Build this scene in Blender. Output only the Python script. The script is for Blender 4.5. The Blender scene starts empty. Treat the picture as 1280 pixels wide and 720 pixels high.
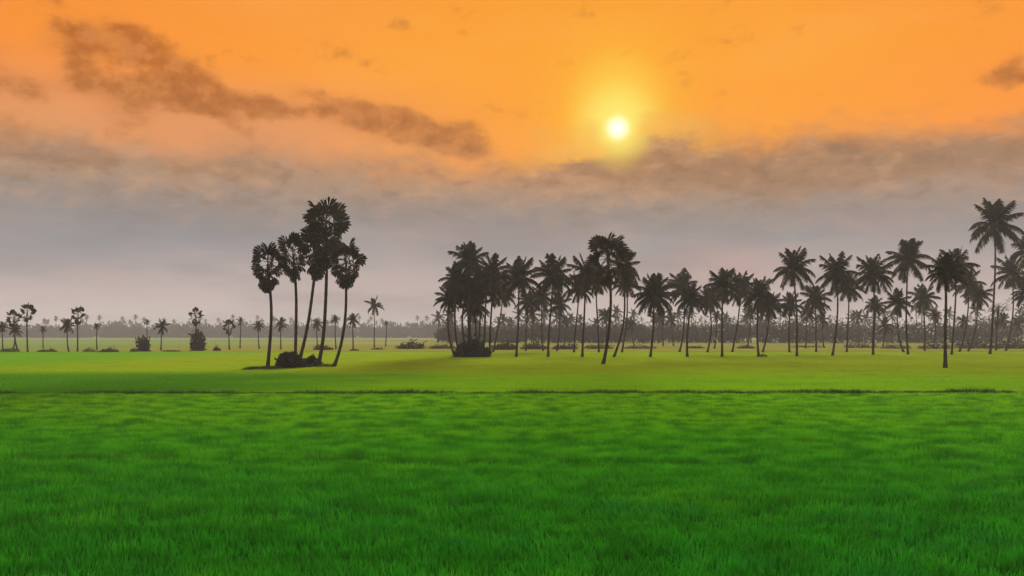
import bpy, math, random
from math import sin, cos, tan, pi, radians, atan, atan2, asin, sqrt, exp
from mathutils import Vector, noise as mnoise, Matrix

sc = bpy.context.scene
COL = sc.collection
rnd = random.Random(7)

# ------------------------------------------------------------------ camera
F = 1108.0            # focal length in photo pixels (1280 wide)
HC = 3.4              # eye height
HOR = 418.0           # horizon row
PITCH = atan((HOR - 360.0) / F)
cam_d = bpy.data.cameras.new('camera')
cam = bpy.data.objects.new('camera', cam_d); COL.objects.link(cam)
cam.location = (0, 0, HC)
cam.rotation_euler = (pi / 2 + PITCH, 0, 0)
cam_d.sensor_width = 36.0
cam_d.lens = 36.0 * F / 1280.0
cam_d.clip_start = 0.1
cam_d.clip_end = 12000
sc.camera = cam

def ray(px, py):
    x = (px - 640.0) / F; y = (360.0 - py) / F
    return Vector((x, cos(PITCH) - y * sin(PITCH), sin(PITCH) + y * cos(PITCH)))
def ground_at(px, py):
    d = ray(px, py); t = -HC / d.z
    return Vector((d.x * t, d.y * t, 0.0))
def point_at(px, py, Y):
    d = ray(px, py); t = Y / d.y
    return Vector((d.x * t, Y, HC + d.z * t))
def sky_ae(px, py):
    d = ray(px, py).normalized()
    return atan2(d.x, d.y) * F, asin(d.z) * F
def lin(r, g, b):
    def c(v):
        v /= 255.0
        return v / 12.92 if v <= 0.04045 else ((v + 0.055) / 1.055) ** 2.4
    return (c(r), c(g), c(b), 1.0)

# ------------------------------------------------------------------ world sky
class NT:
    def __init__(s, tree): s.t = tree; s.n = tree.nodes; s.l = tree.links
    def node(s, typ, **kw):
        n = s.n.new(typ)
        for k, v in kw.items(): setattr(n, k, v)
        return n
    def _set(s, sock, v):
        if isinstance(v, bpy.types.NodeSocket): s.l.new(v, sock)
        elif v is not None: sock.default_value = v
    def m(s, op, a, b=None, c=None, clamp=False):
        n = s.node('ShaderNodeMath', operation=op, use_clamp=clamp)
        s._set(n.inputs[0], a)
        if b is not None: s._set(n.inputs[1], b)
        if c is not None: s._set(n.inputs[2], c)
        return n.outputs[0]
    def vm(s, op, a, b=None, out=0):
        n = s.node('ShaderNodeVectorMath', operation=op)
        s._set(n.inputs[0], a)
        if b is not None: s._set(n.inputs[1], b)
        return n.outputs[out]
    def vlen(s, a): return s.vm('LENGTH', a, None, 'Value')
    def comb(s, x, y, z=0.0):
        n = s.node('ShaderNodeCombineXYZ')
        s._set(n.inputs[0], x); s._set(n.inputs[1], y); s._set(n.inputs[2], z)
        return n.outputs[0]
    def sep(s, v):
        n = s.node('ShaderNodeSeparateXYZ'); s._set(n.inputs[0], v); return n.outputs
    def mr(s, v, a, b, c=0.0, d=1.0, smooth=True):
        n = s.node('ShaderNodeMapRange', interpolation_type='SMOOTHSTEP' if smooth else 'LINEAR')
        n.clamp = True
        s._set(n.inputs[0], v)
        for i, q in zip((1, 2, 3, 4), (a, b, c, d)): s._set(n.inputs[i], q)
        return n.outputs[0]
    def noise(s, v, scale, detail=4, rough=0.55, dim='3D', dist=0.0):
        n = s.node('ShaderNodeTexNoise', noise_dimensions=dim)
        s._set(n.inputs['Vector'], v)
        n.inputs['Scale'].default_value = scale; n.inputs['Detail'].default_value = detail
        n.inputs['Roughness'].default_value = rough; n.inputs['Distortion'].default_value = dist
        return n.outputs
    def mix(s, f, a, b, mode='MIX'):
        n = s.node('ShaderNodeMix', data_type='RGBA', blend_type=mode)
        s._set(n.inputs[0], f); s._set(n.inputs[6], a); s._set(n.inputs[7], b)
        return n.outputs[2]
    def ramp(s, f, stops, interp='LINEAR'):
        n = s.node('ShaderNodeValToRGB'); s._set(n.inputs[0], f)
        e = n.color_ramp.elements; n.color_ramp.interpolation = interp
        while len(e) > 1: e.remove(e[-1])
        e[0].position = stops[0][0]; e[0].color = stops[0][1]
        for p, c in stops[1:]:
            q = e.new(p); q.color = c
        return n.outputs[0]

world = bpy.data.worlds.new('World'); sc.world = world; world.use_nodes = True
W = NT(world.node_tree); W.n.clear()
gen = W.node('ShaderNodeTexCoord').outputs['Generated']
dx, dy, dz = W.sep(gen)
az = W.m('MULTIPLY', W.m('ARCTAN2', dx, dy), F)
el = W.m('MULTIPLY', W.m('ARCSINE', dz), F)
SU, SV = sky_ae(772, 160)
SUN_DIR = ray(772, 160).normalized()
# warped coordinates (ragged cloud outlines)
n1 = W.noise(W.vm('MULTIPLY', gen, (1, 1, 2.2)), 9.0, 5, 0.55)
n1c = W.vm('SUBTRACT', n1[1], (0.5, 0.5, 0.5))
uv = W.comb(az, el)
nx, ny, nz_ = W.sep(n1c)
wu = W.m('MULTIPLY_ADD', nx, 60.0, az)
wv = W.m('MULTIPLY_ADD', ny, 42.0, el)
wuv = W.comb(wu, wv)
fine = W.noise(W.vm('MULTIPLY', gen, (1, 1, 1.9)), 26.0, 5, 0.6)[0]
broad = W.noise(W.vm('MULTIPLY', gen, (1, 1, 3.2)), 4.2, 3, 0.5)[0]
# clear orange sky, duller away from the sun
v01 = W.m('DIVIDE', el, 1740.0)
clear = W.ramp(v01, [(0.0, lin(250, 150, 95)), (190/1740, lin(252, 150, 80)), (260/1740, lin(254, 150, 60)),
                     (330/1740, lin(252, 152, 52)), (430/1740, lin(246, 146, 48)), (700/1740, lin(236, 170, 110)),
                     (1000/1740, lin(214, 196, 186)), (1.0, lin(198, 206, 226))])
ds = W.vlen(W.vm('SUBTRACT', uv, (SU, SV, 0)))
ds2 = W.vlen(W.vm('MULTIPLY', W.vm('SUBTRACT', uv, (SU, SV + 12, 0)), (1.12, 0.95, 0)))
clear = W.mix(W.mr(ds, 620, 80, 0.0, 0.42), clear, lin(255, 178, 42))
clear = W.mix(W.mr(ds, 500, 900, 0.0, 0.35), clear, lin(232, 120, 48))
clear = W.mix(W.mr(ds, 1300, 3000, 0.0, 0.85), clear, lin(190, 196, 212))
# peach veil low on the left
veil = W.m('MULTIPLY', W.mr(az, 60, -320), W.mr(el, 330, 240))
clear = W.mix(W.m('MULTIPLY', veil, 0.8), clear, lin(220, 150, 100))
# faint thin high streaks
clear = W.mix(W.mr(broad, 0.45, 0.75, 0.0, 0.16), clear, lin(255, 190, 110))
# loose dark clouds
duv = W.comb(W.m('MULTIPLY_ADD', nx, 24.0, W.m('MULTIPLY_ADD', W.m('SUBTRACT', fine, 0.5), 30.0, az)), W.m('MULTIPLY_ADD', ny, 18.0, el))
def blob_sum(lst, coords):
    tot = None
    for (px, py, rx, ry, w) in lst:
        u, v = sky_ae(px, py)
        d = W.vlen(W.vm('MULTIPLY', W.vm('SUBTRACT', coords, (u, v, 0)), (1.0 / rx, 1.0 / ry, 0)))
        g = W.m('MULTIPLY', W.mr(d, 1.75, 0.0), w)
        tot = g if tot is None else W.m('ADD', tot, g)
    return tot
dark = blob_sum([(135, 46, 50, 24, 1.15), (80, 52, 30, 20, .8), (208, 88, 46, 30, 1.05), (228, 116, 44, 18, .7), (98, 97, 24, 18, 1.1), 
                 (142, 115, 36, 18, 1.0), (42, 108, 28, 16, .85), (155, 146, 32, 24, .6), (300, 132, 46, 13, .75), (258, 124, 34, 13, .6), (345, 138, 30, 10, .5),
                 (370, 112, 32, 10, .45), (425, 137, 52, 18, 1.1), (490, 155, 56, 21, 1.25), (552, 173, 52, 19, 1.2), (600, 189, 30, 14, 1.0), (582, 150, 28, 12, .35),
                 (15, 172, 60, 20, .65), (1262, 92, 34, 12, .9), (1330, 70, 50, 20, .8), (-90, 80, 70, 25, .8), (-200, 130, 80, 26, .8), (20, 60, 30, 8, .3)], duv)
mid_ = W.noise(W.vm('MULTIPLY', gen, (1, 1, 1.5)), 19.0, 4, 0.55)[0]
dmask = W.mr(W.m('ADD', dark, W.m('ADD', W.m('MULTIPLY', W.m('SUBTRACT', fine, 0.5), 1.3), W.m('MULTIPLY', W.m('SUBTRACT', mid_, 0.5), 3.2))), 0.28, 1.2)
dcol = W.ramp(v01, [(180/1740, lin(176, 128, 92)), (240/1740, lin(178, 112, 58)), (330/1740, lin(182, 98, 30)), (0.3, lin(176, 106, 52))])
dcol = W.mix(W.mr(az, -380, -120, 0.0, 0.12), dcol, lin(196, 130, 78))
soft = W.mr(W.m('ADD', dark, W.m('MULTIPLY', W.m('SUBTRACT', mid_, 0.5), 1.2)), 0.02, 1.3)
skyc = W.mix(W.m('MULTIPLY', soft, 0.55), clear, lin(196, 124, 66))
puff = W.noise(W.vm('MULTIPLY', gen, (1, 1, 1.3)), 40.0, 4, 0.6)[0]
dcol = W.mix(W.mr(puff, 0.46, 0.64, 0.0, 0.65), dcol, lin(214, 138, 74))
dcol = W.mix(W.mr(puff, 0.48, 0.34, 0.0, 0.5), dcol, lin(150, 84, 32))
skyc = W.mix(W.m('MULTIPLY', dmask, 0.78), skyc, dcol)
# sun glow and disc
skyc = W.mix(W.mr(ds2, 150, 10, 0.0, 0.5), skyc, lin(255, 200, 50))
skyc = W.mix(W.m('POWER', W.mr(ds2, 84, 0, smooth=False), 1.2), skyc, lin(255, 226, 92))
skyc = W.mix(W.m('POWER', W.mr(ds, 62, 6, smooth=False), 1.3), skyc, lin(255, 240, 120))
disc = W.m('POWER', W.mr(ds, 21, 1), 1.2)
skyc = W.mix(disc, skyc, (1.5, 1.32, 1.0, 1.0))
# cloud bank
edge = W.m('ADD', 196.0, W.m('MULTIPLY', W.m('SUBTRACT', broad, 0.5), 36.0))
bumps = blob_sum([(880, 205, 75, 40, 54.0), (1030, 205, 65, 40, 52.0), (1130, 205, 55, 40, 30.0), (1250, 205, 85, 40, 54.0),
                  (785, 205, 62, 40, 44.0), (690, 205, 60, 40, 26.0), (600, 205, 60, 40, 10.0), (300, 205, 90, 40, 32.0), (470, 205, 80, 40, 14.0), (60, 205, 130, 40, 34.0), (1450, 205, 120, 40, 26.0), (-200, 205, 150, 40, 20.0)], W.comb(az, 215.0))
edge = W.m('ADD', edge, bumps)
bd = W.m('SUBTRACT', edge, W.m('MULTIPLY_ADD', W.m('SUBTRACT', fine, 0.5), 60.0, W.m('MULTIPLY_ADD', ny, 60.0, el)))
bmask = W.mr(bd, -30, 30)
bcol = W.ramp(W.m('DIVIDE', W.m('MULTIPLY_ADD', ny, 30.0, el), 400.0),
              [(0.0, lin(186, 180, 183)), (28/400, lin(196, 184, 182)), (70/400, lin(182, 168, 166)), (112/400, lin(147, 148, 151)),
               (140/400, lin(149, 141, 136)), (168/400, lin(163, 141, 124)), (195/400, lin(176, 140, 110)), (225/400, lin(190, 140, 98)), (1.0, lin(196, 130, 76))])
# sun-lit brown upper rim, pink breaks lower down
bcol = W.mix(W.m('MULTIPLY', W.mr(ds, 420, 60, 0, .55), W.mr(el, 150, 225)), bcol, lin(205, 135, 78))
pinks = blob_sum([(900, 325, 75, 26, .8), (700, 300, 60, 20, .35), (1100, 285, 60, 16, .3), (560, 300, 60, 22, .3), (430, 380, 90, 20, .3)], wuv)
bcol = W.mix(W.m('MULTIPLY', pinks, 0.55, clamp=True), bcol, lin(190, 150, 144))
bl2 = W.noise(W.vm('MULTIPLY', gen, (1, 1, 4.5)), 6.5, 4, 0.5)[0]
bcol = W.mix(W.m('MULTIPLY', W.mr(bl2, 0.42, 0.68, 0.0, 0.42), W.mr(el, 185, 130, 0.15, 1.0)), bcol, lin(134, 131, 134))
bcol = W.mix(W.mr(bl2, 0.5, 0.3, 0.0, 0.28), bcol, lin(190, 166, 156))
bluel = W.m('MULTIPLY', W.mr(az, -250, -620), W.mr(W.m('ABSOLUTE', W.m('SUBTRACT', el, 115)), 80, 20))
bcol = W.mix(W.m('MULTIPLY', bluel, 0.3), bcol, lin(132, 134, 142))
bcol = W.mix(W.mr(ds, 1300, 3200, 0.0, 0.8), bcol, lin(172, 178, 190))
clump = blob_sum([(860, 192, 76, 36, 1.2), (720, 212, 90, 22, .9), (800, 200, 70, 22, .9), (1010, 200, 80, 36, 1.15), (1100, 205, 60, 28, .9), (1235, 182, 96, 36, 1.15), (940, 214, 90, 30, .8),
                   (290, 205, 100, 20, .7), (120, 200, 60, 18, .6), (30, 184, 60, 20, .8), (520, 212, 90, 12, .4), (1340, 170, 90, 26, .7), (-150, 190, 120, 30, .7)], wuv)
clump = W.m('ADD', clump, W.m('ADD', W.m('MULTIPLY', W.m('SUBTRACT', mid_, 0.5), 2.0), W.m('MULTIPLY', W.m('SUBTRACT', fine, 0.5), 1.2)))
bcol = W.mix(W.m('MULTIPLY', W.mr(clump, 0.15, 1.0), W.mr(el, 115, 195, 0, .66)), bcol, lin(150, 118, 92))
wisp = W.m('MULTIPLY', W.mr(mid_, 0.5, 0.68), W.m('MULTIPLY', W.mr(el, 150, 215), 0.35))
bcol = W.mix(wisp, bcol, lin(216, 158, 112))
puff = W.noise(W.vm('MULTIPLY', gen, (1, 1, 2.0)), 30.0, 5, 0.62, dist=0.3)[0]
hi = W.mr(el, 95, 190)
bcol = W.mix(W.m('MULTIPLY', W.mr(puff, 0.5, 0.7, 0.0, 0.42), hi), bcol, lin(206, 160, 122))
bcol = W.mix(W.m('MULTIPLY', W.mr(puff, 0.5, 0.32, 0.0, 0.40), hi), bcol, lin(128, 100, 80))
rim = W.m('MULTIPLY', W.m('MULTIPLY', W.m('MULTIPLY', bmask, W.m('SUBTRACT', 1.0, bmask)), 4.0), W.m('MULTIPLY', W.mr(ds, 170, 40, 0, .7), W.mr(ds, 14, 40)))
skyc = W.mix(W.m('MULTIPLY', bmask, W.mr(ds, 16, 62, 0.05, 0.96)), skyc, bcol)
skyc = W.mix(rim, skyc, lin(255, 186, 78))
skyc = W.mix(W.mr(el, 0, -60), skyc, lin(120, 116, 112))
bg1 = W.node('ShaderNodeBackground'); W.l.new(skyc, bg1.inputs[0]); bg1.inputs[1].default_value = 0.76
nish = W.node('ShaderNodeTexSky'); nish.sky_type = 'NISHITA'; nish.sun_disc = False
nish.sun_elevation = asin(SUN_DIR.z); nish.sun_rotation = atan2(SUN_DIR.x, SUN_DIR.y)
bg2 = W.node('ShaderNodeBackground'); W.l.new(nish.outputs[0], bg2.inputs[0]); bg2.inputs[1].default_value = 0.0
SKY2 = bg2
wadd = W.node('ShaderNodeAddShader'); W.l.new(bg1.outputs[0], wadd.inputs[0]); W.l.new(bg2.outputs[0], wadd.inputs[1])
wo = W.node('ShaderNodeOutputWorld'); W.l.new(bg1.outputs[0], wo.inputs[0])

# ------------------------------------------------------------------ sun lamp
sun_d = bpy.data.lights.new('sun', 'SUN'); sun = bpy.data.objects.new('sun', sun_d); COL.objects.link(sun)
sun_d.energy = 4.0; sun_d.angle = radians(12.0); sun_d.color = (1.0, 0.84, 0.60)
sun.rotation_euler = SUN_DIR.to_track_quat('Z', 'Y').to_euler()
sun.location = (40, 200, 60)

sc.view_settings.view_transform = 'Standard'; sc.view_settings.look = 'None'
sc.view_settings.exposure = 0.4; sc.view_settings.gamma = 1.0
sc.view_settings.use_curve_mapping = False
sc.cycles.max_bounces = 6
sc.cycles.volume_bounces = 0

# ------------------------------------------------------------------ materials
def new_mat(name):
    m = bpy.data.materials.new(name); m.use_nodes = True
    t = NT(m.node_tree); t.n.clear()
    return m, t
def finish(t, shader, vol=None):
    o = t.node('ShaderNodeOutputMaterial'); t.l.new(shader, o.inputs[0])

def leaf_mat(name, dark, light, trans=0.3, nscale=0.6, rough=0.6, spec=0.15, transcol=None):
    m, t = new_mat(name)
    pos = t.node('ShaderNodeNewGeometry').outputs['Position']
    f = t.noise(pos, nscale, 3, 0.6)[0]
    rn = t.node('ShaderNodeObjectInfo').outputs['Random']
    f = t.m('ADD', f, t.m('MULTIPLY', t.m('SUBTRACT', rn, 0.5), 0.35))
    c = t.mix(t.mr(f, 0.3, 0.7), dark + (1,), light + (1,))
    p = t.node('ShaderNodeBsdfPrincipled'); t.l.new(c, p.inputs['Base Color'])
    p.inputs['Roughness'].default_value = rough; p.inputs['Specular IOR Level'].default_value = spec
    tr = t.node('ShaderNodeBsdfTranslucent')
    c2 = t.mix(1.0, c, (transcol or (1.3, 1.3, 0.6)) + (1,), 'MULTIPLY'); t.l.new(c2, tr.inputs[0])
    mx = t.node('ShaderNodeMixShader'); mx.inputs[0].default_value = trans
    t.l.new(p.outputs[0], mx.inputs[1]); t.l.new(tr.outputs[0], mx.inputs[2])
    finish(t, mx.outputs[0]); return m

def bark_mat(name, a, b, ring=3.2):
    m, t = new_mat(name)
    pos = t.node('ShaderNodeNewGeometry').outputs['Position']
    wv_ = t.node('ShaderNodeTexWave', wave_type='BANDS', bands_direction='Z')
    t.l.new(pos, wv_.inputs['Vector']); wv_.inputs['Scale'].default_value = ring
    wv_.inputs['Distortion'].default_value = 1.6; wv_.inputs['Detail'].default_value = 2
    f = t.noise(pos, 2.5, 4, 0.6)[0]
    g = t.m('ADD', t.m('MULTIPLY', wv_.outputs['Fac'], 0.45), t.m('MULTIPLY', f, 0.75))
    c = t.mix(t.mr(g, 0.3, 0.9), a + (1,), b + (1,))
    p = t.node('ShaderNodeBsdfPrincipled'); t.l.new(c, p.inputs['Base Color'])
    p.inputs['Roughness'].default_value = 0.85; p.inputs['Specular IOR Level'].default_value = 0.15
    bp = t.node('ShaderNodeBump'); bp.inputs['Strength'].default_value = 0.6; bp.inputs['Distance'].default_value = 0.04
    t.l.new(g, bp.inputs['Height']); t.l.new(bp.outputs[0], p.inputs['Normal'])
    finish(t, p.outputs[0]); return m

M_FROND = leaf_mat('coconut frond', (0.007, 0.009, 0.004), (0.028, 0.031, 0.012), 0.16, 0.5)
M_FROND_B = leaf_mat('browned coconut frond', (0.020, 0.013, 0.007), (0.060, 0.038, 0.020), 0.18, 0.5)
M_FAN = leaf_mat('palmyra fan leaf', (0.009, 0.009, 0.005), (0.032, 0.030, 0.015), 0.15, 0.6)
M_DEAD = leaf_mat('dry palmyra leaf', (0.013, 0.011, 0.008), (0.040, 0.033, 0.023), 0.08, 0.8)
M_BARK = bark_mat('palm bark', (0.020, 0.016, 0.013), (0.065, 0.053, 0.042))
M_SHRUB = leaf_mat('shrub leaf', (0.009, 0.013, 0.006), (0.034, 0.044, 0.015), 0.2, 0.7)
M_HEDGE = leaf_mat('green bush leaf', (0.025, 0.050, 0.010), (0.075, 0.135, 0.025), 0.25, 0.5)
M_WOOD = leaf_mat('far wood foliage', (0.008, 0.013, 0.009), (0.028, 0.040, 0.024), 0.08, 0.08)

def crop_mat(name, mode):
    m, t = new_mat(name)
    pos = t.node('ShaderNodeNewGeometry').outputs['Position']
    px, py, pz = t.sep(pos)
    sp = t.vm('MULTIPLY', pos, (0.55, 1.0, 0.0))
    a = t.noise(sp, 0.16, 4, 0.6)[0]
    b = t.noise(t.vm('MULTIPLY', pos, (0.8, 1.0, 0.0)), 1.1, 3, 0.6)[0]
    if mode == 'rice':
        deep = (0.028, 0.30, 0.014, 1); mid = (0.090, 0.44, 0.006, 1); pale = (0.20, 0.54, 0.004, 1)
        c = t.mix(t.mr(py, 13, 34), deep, mid)  # deeper green toward the camera partly puts vignetting into the crop colour
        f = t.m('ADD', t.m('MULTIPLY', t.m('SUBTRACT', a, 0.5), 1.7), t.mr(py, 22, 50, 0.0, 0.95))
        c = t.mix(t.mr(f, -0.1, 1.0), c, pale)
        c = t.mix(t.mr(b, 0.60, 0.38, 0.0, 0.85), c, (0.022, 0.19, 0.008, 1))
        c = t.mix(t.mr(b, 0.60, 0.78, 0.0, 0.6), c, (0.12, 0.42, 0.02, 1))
        # bluish green patches, stronger toward the camera
        g = t.noise(pos, 0.33, 2, 0.5)[0]
        c = t.mix(t.m('MULTIPLY', t.mr(g, 0.5, 0.68, 0.0, 0.55), t.mr(py, 24, 12)), c, (0.014, 0.27, 0.040, 1))
    else:
        near = (0.22, 0.50, 0.005, 1); yel = (0.36, 0.50, 0.008, 1); far = (0.34, 0.50, 0.025, 1)
        c = t.mix(t.mr(t.m('ADD', py, t.m('MULTIPLY', t.m('SUBTRACT', a, .5), 30.0)), 58, 92), near, yel)
        c = t.mix(t.mr(py, 110, 150, 0.0, 0.8), c, far)
        c = t.mix(t.mr(b, 0.42, 0.66, 0.0, 0.45), c, (0.20, 0.52, 0.006, 1))
        c = t.mix(t.mr(t.noise(t.vm('MULTIPLY', pos, (0.25, 1.0, 0.0)), 0.45, 3, 0.6)[0], 0.5, 0.7, 0.0, 0.5), c, (0.13, 0.34, 0.005, 1))
        # lusher darker plot on the left
        q = t.m('MULTIPLY', t.mr(t.m('ADD', px, t.m('MULTIPLY', t.m('SUBTRACT', a, .5), 22.0)), -4, -20), t.mr(py, 82, 70))
        c = t.mix(t.m('MULTIPLY', q, 0.8), c, (0.05, 0.27, 0.006, 1))
        q2 = t.m('MULTIPLY', t.mr(px, -38, -62), t.mr(py, 70, 92))
        c = t.mix(t.m('MULTIPLY', q2, 0.7), c, (0.13, 0.48, 0.008, 1))
    p = t.node('ShaderNodeBsdfPrincipled'); t.l.new(c, p.inputs['Base Color'])
    p.inputs['Roughness'].default_value = 0.7; p.inputs['Specular IOR Level'].default_value = 0.05
    tr = t.node('ShaderNodeBsdfTranslucent'); t.l.new(c, tr.inputs[0])
    mx = t.node('ShaderNodeMixShader'); mx.inputs[0].default_value = 0.45
    t.l.new(p.outputs[0], mx.inputs[1]); t.l.new(tr.outputs[0], mx.inputs[2])
    finish(t, mx.outputs[0]); return m
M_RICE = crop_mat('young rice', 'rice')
M_MEADOW = crop_mat('meadow grass', 'meadow')
M_BUND = leaf_mat('bund grass', (0.012, 0.060, 0.006), (0.035, 0.130, 0.010), 0.2, 0.9)

def ground_mat():
    m, t = new_mat('field ground')
    pos = t.node('ShaderNodeNewGeometry').outputs['Position']
    px, py, pz = t.sep(pos)
    a = t.noise(t.vm('MULTIPLY', pos, (0.35, 1.0, 0.0)), 0.035, 4, 0.55)[0]
    b = t.noise(pos, 0.5, 5, 0.65)[0]
    w = t.m('MULTIPLY_ADD', t.m('SUBTRACT', a, 0.5), 60.0, py)
    c = t.ramp(t.m('DIVIDE', w, 1000.0), [
        (0.0, (0.010, 0.11, 0.010, 1)), (0.052, (0.05, 0.20, 0.008, 1)), (0.056, (0.11, 0.27, 0.008, 1)), (0.10, (0.20, 0.28, 0.012, 1)),
        (0.15, (0.19, 0.30, 0.02, 1)), (0.19, (0.30, 0.36, 0.06, 1)), (0.26, (0.26, 0.33, 0.07, 1)), (0.34, (0.36, 0.40, 0.12, 1)),
        (0.50, (0.22, 0.30, 0.10, 1)), (0.62, (0.36, 0.38, 0.17, 1)), (0.9, (0.25, 0.30, 0.15, 1))])  # pale far stops put the low mist into the field colour
    c = t.mix(t.mr(b, 0.35, 0.65, 0.0, 0.35), c, t.mix(1.0, c, (0.5, 0.72, 0.4, 1), 'MULTIPLY'))
    gl = t.m('MULTIPLY', t.mr(px, -70, -130), t.mr(py, 140, 190))
    c = t.mix(t.m('MULTIPLY', gl, 0.6), c, (0.16, 0.36, 0.10, 1))  # greenish mist of the far left, painted into the ground colour
    p = t.node('ShaderNodeBsdfPrincipled'); t.l.new(c, p.inputs['Base Color'])
    p.inputs['Roughness'].default_value = 0.95; p.inputs['Specular IOR Level'].default_value = 0.0
    bp = t.node('ShaderNodeBump'); bp.inputs['Strength'].default_value = 0.5; bp.inputs['Distance'].default_value = 0.1
    t.l.new(t.noise(pos, 3.0, 5, 0.7)[0], bp.inputs['Height']); t.l.new(bp.outputs[0], p.inputs['Normal'])
    finish(t, p.outputs[0]); return m
M_GROUND = ground_mat()

# ------------------------------------------------------------------ helpers
def mesh_from(name, V, Fc, mats, smooth=False):
    me = bpy.data.meshes.new(name); me.from_pydata(V, [], Fc)
    for m in (mats if isinstance(mats, (list, tuple)) else [mats]): me.materials.append(m)
    if smooth: me.polygons.foreach_set('use_smooth', [True] * len(me.polygons))
    me.update(); return me
def obj(name, me, parent=None, loc=(0, 0, 0), rot=(0, 0, 0), scale=(1, 1, 1)):
    o = bpy.data.objects.new(name, me); COL.objects.link(o)
    o.location = loc; o.rotation_euler = rot; o.scale = scale
    if parent: o.parent = parent
    return o
def tag(o, label=None, cat=None, group=None, kind=None):
    if label: o['label'] = label
    if cat: o['category'] = cat
    if group: o['group'] = group
    if kind: o['kind'] = kind
    return o
def tube(V, Fc, pts, radii, n=8):
    base = len(V); P = [Vector(p) for p in pts]
    for i, p in enumerate(P):
        d = (P[min(i + 1, len(P) - 1)] - P[max(i - 1, 0)]).normalized()
        up = Vector((0, 1, 0)) if abs(d.y) < 0.9 else Vector((1, 0, 0))
        a = d.cross(up).normalized(); b = d.cross(a).normalized()
        for k in range(n):
            q = 2 * pi * k / n
            V.append(tuple(p + (a * cos(q) + b * sin(q)) * radii[i]))
    for i in range(len(P) - 1):
        for k in range(n):
            k2 = (k + 1) % n
            Fc.append((base + i * n + k, base + i * n + k2, base + (i + 1) * n + k2, base + (i + 1) * n + k))
    Fc.append(tuple(base + (len(P) - 1) * n + k for k in range(n)))

# ------------------------------------------------------------------ ground
V = []; Fc = []
NXg, NYg = 120, 120
for j in range(NYg + 1):
    yy = -90 + 1980 * (j / NYg) ** 2
    for i in range(NXg + 1):
        s = (i / NXg) * 2 - 1
        xx = 1900 * (abs(s) ** 1.8) * (1 if s > 0 else -1)
        z = 0.0
        if 60 < yy < 1000: z = 0.10 * (mnoise.noise(Vector((xx * 0.03, yy * 0.05, 1))))
        V.append((xx, yy, z))
for j in range(NYg):
    for i in range(NXg):
        a = j * (NXg + 1) + i
        Fc.append((a, a + 1, a + NXg + 2, a + NXg + 1))
tag(obj('ground', mesh_from('ground', V, Fc, M_GROUND, True)), 'flat open farmland reaching to the far trees', kind='structure')

def ridge(name, P, width, height, mat, seed, seg=1.2):
    """low earth bund along a polyline"""
    V = []; Fc = []; prof = [(-1.0, -0.03), (-0.62, 0.55), (-0.3, 1.0), (0.25, 0.95), (0.6, 0.5), (1.0, -0.03)]
    pts = []
    for (a, b) in zip(P[:-1], P[1:]):
        a = Vector(a); b = Vector(b); n = max(1, int((b - a).length / seg))
        for i in range(n): pts.append(a.lerp(b, i / n))
    pts.append(Vector(P[-1]))
    for i, p in enumerate(pts):
        d = (pts[min(i + 1, len(pts) - 1)] - pts[max(i - 1, 0)]).normalized(); s = Vector((-d.y, d.x, 0))
        wob = 0.25 * mnoise.noise(Vector((i * .13, seed, 0)))
        hh = height * (0.85 + 0.5 * mnoise.noise(Vector((i * .35, seed, 5)))); ww = width * (0.9 + .3 * mnoise.noise(Vector((i * .3, seed, 9))))
        for (u, h) in prof:
            q = p + s * (u * ww * .5 + wob); V.append((q.x, q.y, h * hh if h > 0 else -0.05))
    n = len(prof)
    for i in range(len(pts) - 1):
        for k in range(n - 1):
            a = i * n + k; Fc.append((a, a + 1, a + n + 1, a + n))
    o = obj(name, mesh_from(name, V, Fc, mat, True)); return o
M_EARTH, t_ = new_mat('bund earth')
pos_ = t_.node('ShaderNodeNewGeometry').outputs['Position']
c_ = t_.mix(t_.mr(t_.noise(pos_, 1.3, 4, 0.6)[0], 0.35, 0.65), (0.012, 0.060, 0.006, 1), (0.05, 0.085, 0.012, 1))
p_ = t_.node('ShaderNodeBsdfPrincipled'); t_.l.new(c_, p_.inputs['Base Color']); p_.inputs['Roughness'].default_value = 0.95
p_.inputs['Specular IOR Level'].default_value = 0.0
finish(t_, p_.outputs[0])
BUND_Y = 49.6
ridge('field_bund', [(-95, BUND_Y + 1.5, 0), (-30, BUND_Y, 0), (0, BUND_Y + .3, 0), (25, BUND_Y + 1.2, 0), (95, BUND_Y, 0)], 1.1, 0.17, M_EARTH, 3.3)['kind'] = 'structure'
gA = ground_at(316, 462.3); gB = ground_at(404, 459.3)
ridge('shade_mound', [tuple(gA), tuple(ground_at(335, 462.0)), tuple(ground_at(372, 460.0)), tuple(gB)], 2.2, 0.16, M_EARTH, 8.1, 0.6)['kind'] = 'structure'  # low mound whose dark colour stands in for the shadow strip there

# ------------------------------------------------------------------ grasses (stuff, instanced tufts)
def blade_patch(name, size, n, h, w, mat, seed):
    r = random.Random(seed); V = []; Fc = []
    for _ in range(n):
        x = (r.random() - .5) * size; y = (r.random() - .5) * size
        hh = h * r.uniform(0.55, 1.15); ww = w * r.uniform(0.7, 1.3)
        a = r.uniform(0, 2 * pi); la = r.uniform(0, 2 * pi); le = r.uniform(0.05, 0.5) * hh
        cx, cy = cos(a) * ww / 2, sin(a) * ww / 2; lx, ly = cos(la) * le, sin(la) * le
        b = len(V)
        V += [(x - cx, y - cy, -0.02), (x + cx, y + cy, -0.02), (x + lx * .35 + cx * .8, y + ly * .35 + cy * .8, hh * .6),
              (x + lx * .35 - cx * .8, y + ly * .35 - cy * .8, hh * .6), (x + lx, y + ly, hh)]
        Fc += [(b, b + 1, b + 2, b + 3), (b + 3, b + 2, b + 4)]
    o = bpy.data.objects.new(name, mesh_from(name, V, Fc, mat)); return o

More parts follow.
